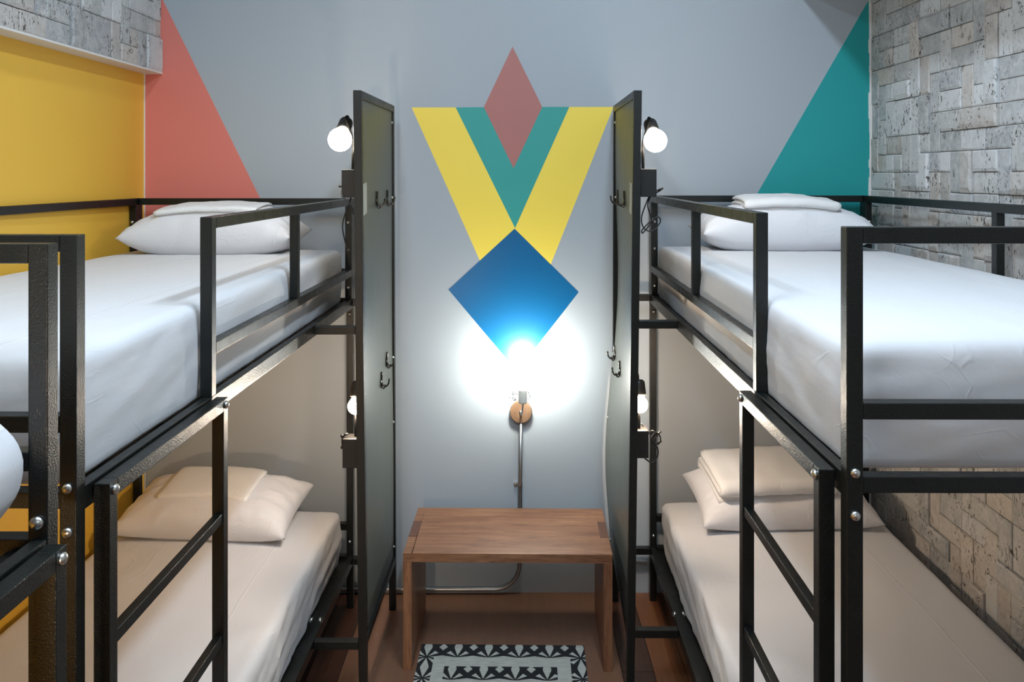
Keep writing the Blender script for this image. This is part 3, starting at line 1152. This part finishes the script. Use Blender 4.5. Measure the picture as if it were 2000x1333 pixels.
def folded(name, label, cat, c, w, d, layers, t, rot, seed, material=None, sag=0.0, taper=0.0):
    """a cloth folded back and forth on itself: serpentine of rounded layers, extruded over its width"""
    bm = bmesh.new()
    # centre line in (y, z)
    path = []
    for k in range(layers):
        z = t * (k + 0.5)
        ys = (-d / 2 + t / 2, d / 2 - t / 2 - taper * k)
        a, b = ys if k % 2 == 0 else ys[::-1]
        n = 14
        for i in range(n + 1):
            path.append((a + (b - a) * i / n, z))
        if k < layers - 1:
            yc = b
            sgn = 1 if k % 2 == 0 else -1
            for i in range(1, 5):
                an = -math.pi / 2 + math.pi * i / 5
                path.append((yc + sgn * math.cos(an) * t * 0.5, z + t / 2 + math.sin(an) * t / 2))
    nx = 30
    hh = t * 0.47
    rows = []
    for i in range(nx + 1):
        u = -1 + 2 * i / nx
        ring = []
        P2 = []
        for k, (y, z) in enumerate(path):
            a = path[max(k - 1, 0)]
            b = path[min(k + 1, len(path) - 1)]
            dy, dz_ = b[0] - a[0], b[1] - a[1]
            L_ = math.hypot(dy, dz_) or 1
            P2.append((y, z, -dz_ / L_, dy / L_))
        edge = 1 - max(0, abs(u) - 0.93) / 0.07 * 0.55
        for (y, z, ny_, nz_) in P2:
            ring.append((y + ny_ * hh * edge, z + nz_ * hh * edge))
        for (y, z, ny_, nz_) in reversed(P2):
            ring.append((y - ny_ * hh * edge, z - nz_ * hh * edge))
        vs = []
        for (y, z) in ring:
            x = u * w / 2 * (1 - 0.02 * fbm(Vector((y * 9 + seed, z * 40, seed)), 2))
            dd = 0.010 * fbm(Vector((x * 6 + seed, y * 5, 3.0)), 3) * (z / (layers * t)) + 0.0025 * fbm(Vector((x * 28, y * 20 + seed, z * 12)), 2)
            s_ = sag * (x * 2 / w) ** 2 + sag * 0.6 * (y * 2 / d) ** 2
            vs.append(bm.verts.new((x, y + 0.010 * fbm(Vector((x * 5, z * 20, seed)), 2), max(z, 0) + dd * 0.7 - s_)))
        rows.append(vs)
    m = len(rows[0])
    for a, b in zip(rows, rows[1:]):
        for k in range(m):
            j = (k + 1) % m
            bm.faces.new((a[k], a[j], b[j], b[k]))
    half = len(path)
    for r_ in (rows[0], rows[-1]):
        for k in range(half - 1):
            bm.faces.new((r_[k], r_[k + 1], r_[m - 2 - k], r_[m - 1 - k]))
    bmesh.ops.recalc_face_normals(bm, faces=bm.faces)
    o_ = link(name, bm, material or M['towel'], smooth=True)
    o_.rotation_euler = rot
    o_.location = c
    return tag(o_, label, cat)


folded('folded_sheet', 'folded white sheet on the pillow of the left upper bunk', 'linen', (-1.147, 3.13, 1.612), 0.37, 0.24, 3, 0.012, (rad(2), rad(-1), rad(2)), 1.0, sag=0.012)
folded('folded_sheet', 'folded white sheet on the pillow of the right upper bunk', 'linen', (1.035, 3.165, 1.622), 0.35, 0.24, 3, 0.018, (rad(2), rad(1.5), rad(-3)), 2.0, sag=0.012)
folded('folded_sheet', 'folded cream-lit sheet on the pillow of the left lower bunk', 'linen', (-1.150, 3.125, 0.556), 0.345, 0.20, 3, 0.014, (rad(10), rad(0), rad(-6)), 3.0, sag=0.010)
folded('folded_blanket', 'thick folded blanket stacked on the pillow of the right lower bunk', 'blanket', (0.960, 3.170, 0.557), 0.44, 0.28, 3, 0.031, (rad(9), rad(0), rad(4)), 4.0, sag=0.008)

# ------------------------------------------------------------------ bench
bx0, bx1 = -0.397, 0.343
BYF, BYB, BZ = 2.888, 3.285, 0.413
bench = thing('bench', 'small reddish-brown wooden bench under the wall lamp', 'bench', (-0.027, (BYF + BYB) / 2, 0), rad(-0.9))
hw, hd = 0.3695, 0.1985
th = 0.031
bm = bmesh.new()
# top with notches for the through-tenons
n0, n1 = hd - 0.125, hd - 0.262
box(bm, -hw + th, hw - th, -hd, hd, BZ - th, BZ)
for sx in (-1, 1):
    xa_, xb_ = sx * hw, sx * (hw - th)
    box(bm, xa_, xb_, -hd, -hd + (hd + n1), BZ - th, BZ)
    box(bm, xa_, xb_, n0, hd, BZ - th, BZ)
bmesh.ops.remove_doubles(bm, verts=bm.verts, dist=1e-5)
link('seat', bm, M['bench_wood'], bench, bevel=0.0012)
for sx in (-1, 1):
    bm = bmesh.new()
    box(bm, sx * hw, sx * (hw - th), -hd, hd, 0, BZ - th - 0.0003)
    leg = link('leg', bm, M['bench_wood_up'], bench, bevel=0.0012)
    bm = bmesh.new()
    box(bm, sx * (hw + 0.0002), sx * (hw - th + 0.0003), n1 + 0.0004, n0 - 0.0004, BZ - th - 0.0003, BZ + 0.0004)
    tn = link('tenon', bm, M['tenon_wood'], leg)
    tn['label'] = 'darker end-grain tenon showing through the seat'

# ------------------------------------------------------------------ rug
rug_w, rug_l = 0.602, 0.95
bm = bmesh.new()
zr0, zr1 = 0.0, 0.005
box(bm, -rug_w / 2, rug_w / 2, -rug_l, 0, zr0, zr1, 0)


def poly(pts, mi, lv):
    a = [bm.verts.new((x, y, zr1 + 0.0002 * lv)) for x, y in pts]
    f = bm.faces.new(a)
    f.material_index = mi
    f.normal_update()
    if f.normal.z < 0:
        f.normal_flip()


def clip_strip(pts, w0, w1, h0, h1):
    """clip polygon to a rectangle"""
    def clip(P, inside, inter):
        out = []
        for i in range(len(P)):
            a, b = P[i - 1], P[i]
            if inside(b):
                if not inside(a):
                    out.append(inter(a, b))
                out.append(b)
            elif inside(a):
                out.append(inter(a, b))
        return out

    def ix(c):
        return lambda a, b: (c, a[1] + (b[1] - a[1]) * (c - a[0]) / (b[0] - a[0]))

    def iy(c):
        return lambda a, b: (a[0] + (b[0] - a[0]) * (c - a[1]) / (b[1] - a[1]), c)
    for ins, it in ((lambda p: p[0] >= w0, ix(w0)), (lambda p: p[0] <= w1, ix(w1)), (lambda p: p[1] >= h0, iy(h0)), (lambda p: p[1] <= h1, iy(h1))):
        if pts:
            pts = clip(pts, ins, it)
    return pts


PX, PY = 0.1115, 0.125
petal = [(0, 0), (0.10, 0.27), (0.20, 0.40), (0.30, 0.30), (0.36, 0.22)]


def star_field(rect, ox, oy):
    """black field with cream kites and petals around star points on a grid"""
    w0, w1, h0, h1 = rect
    poly([(w0, h0), (w1, h0), (w1, h1), (w0, h1)], 1, 1)
    for a in range(-6, 8):
        for b in range(-8, 8):
            cx_, cy_ = ox + a * PX, oy + b * PY
            if not (w0 - PX < cx_ < w1 + PX and h0 - PY < cy_ < h1 + PY):
                continue
            shapes = []
            # upright kites between vertical neighbours, diamonds between
            shapes.append([(0, 0.05), (-0.13, 0.45), (-0.135, 0.5), (-0.13, 0.55), (0, 0.95), (0.13, 0.55), (0.135, 0.5), (0.13, 0.45)])
            # petals to the four diagonals
            for sx in (-1, 1):
                for sy in (-1, 1):
                    shapes.append([(sx * 0.045, sy * 0.035), (sx * 0.245, sy * 0.30), (sx * 0.37, sy * 0.19)])
            # flat scallop lenses left-right
            shapes.append([(0.09, 0.0), (0.32, 0.04), (0.5, 0.075), (0.68, 0.04), (0.91, 0.0), (0.68, -0.04), (0.5, -0.075), (0.32, -0.04)])
            # diamond at the cell centre
            shapes.append([(0.5, 0.5 + 0.17), (0.5 + 0.145, 0.5), (0.5, 0.5 - 0.17), (0.5 - 0.145, 0.5)])
            for sh in shapes:
                pts = [(cx_ + x * PX, cy_ + y * PY) for x, y in sh]
                pts = clip_strip(pts, w0, w1, h0, h1)
                if len(pts) >= 3:
                    ar = sum(pts[i - 1][0] * pts[i][1] - pts[i][0] * pts[i - 1][1] for i in range(len(pts)))
                    if abs(ar) > 1e-6:
                        poly(pts, 0, 2)


hwid = rug_w / 2
OX = -hwid + 0.0275
star_field((-hwid, hwid, -0.080, 0), OX, -0.080)
star_field((-hwid, -hwid + 0.055, -rug_l + 0.08, -0.0800), OX, -0.080)
star_field((hwid - 0.055, hwid, -rug_l + 0.08, -0.0800), OX, -0.080)
star_field((-hwid, hwid, -rug_l, -rug_l + 0.08), OX, -rug_l + 0.08)
for k in range(3):
    yb = -0.135 - 0.26 * k
    star_field((-hwid + 0.098, hwid - 0.104, yb - 0.078, yb), OX + 0.100, yb - 0.078)
rug = link('rug', bm, [M['rug_cream'], M['rug_black']])
rug.location = (-0.0495, 3.04, 0)
rug.rotation_euler = (0, 0, rad(-0.9))
tag(rug, 'flat black and cream patterned rug in front of and under the bench', 'rug')

# ------------------------------------------------------------------ wall lamp
YS = 3.285
disc_c = px(1017.5, 806, YW - 0.024)
wl = thing('wall_lamp', 'wall lamp with round wooden plate and upright bare bulb', 'lamp', (disc_c.x, YW, disc_c.z), 0)
Lw = lambda p: Vector(p) - Vector((disc_c.x, YW, disc_c.z))
bm = bmesh.new()
lathe(bm, (0, -0.0012, 0), (0, -1, 0), [(0, 0.0455), (0.020, 0.0455), (0.0225, 0.0440), (0.0228, 0.040)], 48)
d_ = link('wall_plate', bm, M['sconce_wood'], wl)
d_['label'] = 'round pale wooden disc'
sb = px(1021, 789, YS)      # socket bottom
bm = bmesh.new()
tube(bm, [(0, -0.020, 0), (0, -0.055, 0.002), (0.002, -0.085, 0.008), Lw(sb) + Vector((0, 0, -0.012)), Lw(sb) + Vector((0, 0, 0.004))], 0.0038, 10)
lathe(bm, (0, -0.022, 0), (0, -1, 0), [(0, 0.008), (0.006, 0.008), (0.008, 0.005)], 16)
link('arm', bm, M['conduit'], wl, smooth=True)
bm = bmesh.new()
lathe(bm, Lw(sb), (0, 0, 1), [(0, 0.010), (0.002, 0.0155), (0.006, 0.0175), (0.056, 0.0175), (0.0565, 0.0160), (0.088, 0.0150), (0.089, 0.010)], 32)
so = link('socket', bm, M['socket_grey'], wl)
bc = sb + Vector((0.002, 0, 0.089 + 0.040))
bm = bmesh.new()
rb = 0.030
prof = [(-0.043, 0.012), (-0.036, 0.0145), (-0.026, 0.019), (-0.016, 0.0255)] + [(rb * math.sin(t), rb * math.cos(t)) for t in [(-0.42 + k * (1.55 + 0.42) / 12) for k in range(13)]]
prof = sorted(prof)
lathe(bm, Lw(bc), (0, 0, 1), prof, 32)
bo = link('bulb', bm, M['bulb_wall'], wl, smooth=True)

# conduit feeding the wall lamp: down the wall, round the bend and off to the left
cr_ = 0.0088
yc = YW - 0.0125
cxw = px(1016, 900, yc).x
ztop = disc_c.z - 0.036
zlow = cr_ + 0.011
R_ = 0.105
pts = [Vector((cxw + 0.003, yc, ztop)), Vector((cxw, yc, 0.45)), Vector((cxw - 0.001, yc, 0.2)), Vector((cxw - 0.002, yc, zlow + R_))]
for k in range(1, 9):
    a = math.pi / 2 * k / 8
    pts.append(Vector((cxw - 0.002 - R_ + R_ * math.cos(a), yc, zlow + R_ - R_ * math.sin(a))))
pts += [Vector((-0.4, yc, zlow)), Vector((-0.9, yc, zlow)), Vector((-1.5, yc, zlow))]
bm = bmesh.new()
tube(bm, pts, cr_, 14, smooth=False)
cd = thing('conduit', 'thin steel conduit running down the grey wall from the lamp plate', 'pipe', (cxw, YW, 0))
c_o = link('pipe', bm, M['conduit'], cd, smooth=True)
c_o.location = (-cxw, -YW, 0)
zc_ = px(1016, 947, yc).z
bm = bmesh.new()
lathe(bm, (0.0, -0.0105, zc_ - 0.004), (0, 0, 1), [(0, 0.0088), (0, 0.0115), (0.009, 0.0115), (0.009, 0.0088)], 16)
box(bm, -0.026, -0.006, -0.008, -0.0005, zc_ - 0.005, zc_ + 0.006)
lathe(bm, (-0.020, -0.008, zc_), (0, -1, 0), [(0, 0.0045), (0.003, 0.0035)], 12)
link('clamp', bm, M['zinc'], cd, smooth=False)

# short ribbed flexible conduits behind the panel posts
for (lab, xa_, xb_, zz) in (('ribbed flexible metal conduit behind the right panel, low on the wall', 0.42, 0.545, 0.135),
                            ('ribbed flexible metal conduit behind the left panel, low on the wall', -0.690 + 0.035, -0.53, 0.118)):
    bm = bmesh.new()
    n = 44
    tube(bm, [Vector((xa_ + (xb_ - xa_) * i / n, 3.412, zz + 0.004 * math.sin(i * 0.08))) for i in range(n + 1)], 0.009, 12, smooth=False,
         rfun=lambda i: 0.0105 if i % 3 else 0.0078)
    tag(link('flexible_conduit', bm, M['conduit'], smooth=True), lab, 'pipe')

# repeats share a group
GROUPS = {'bunk bed': 'black steel bunk beds', 'mattress': 'white sheeted mattresses', 'pillow': 'white pillows on the bunks',
          'linen': 'folded white sheets on the pillows'}
for o in list(COL.objects):
    if o.parent is None and o.get('category') in GROUPS:
        o['group'] = GROUPS[o['category']]
    if o.parent is None and o.name.startswith('reading_lamp'):
        o['group'] = 'reading lamps on the bunk panels'
    if o.parent is None and o.name.startswith('flexible_conduit'):
        o['group'] = 'ribbed flexible conduits low on the back wall'
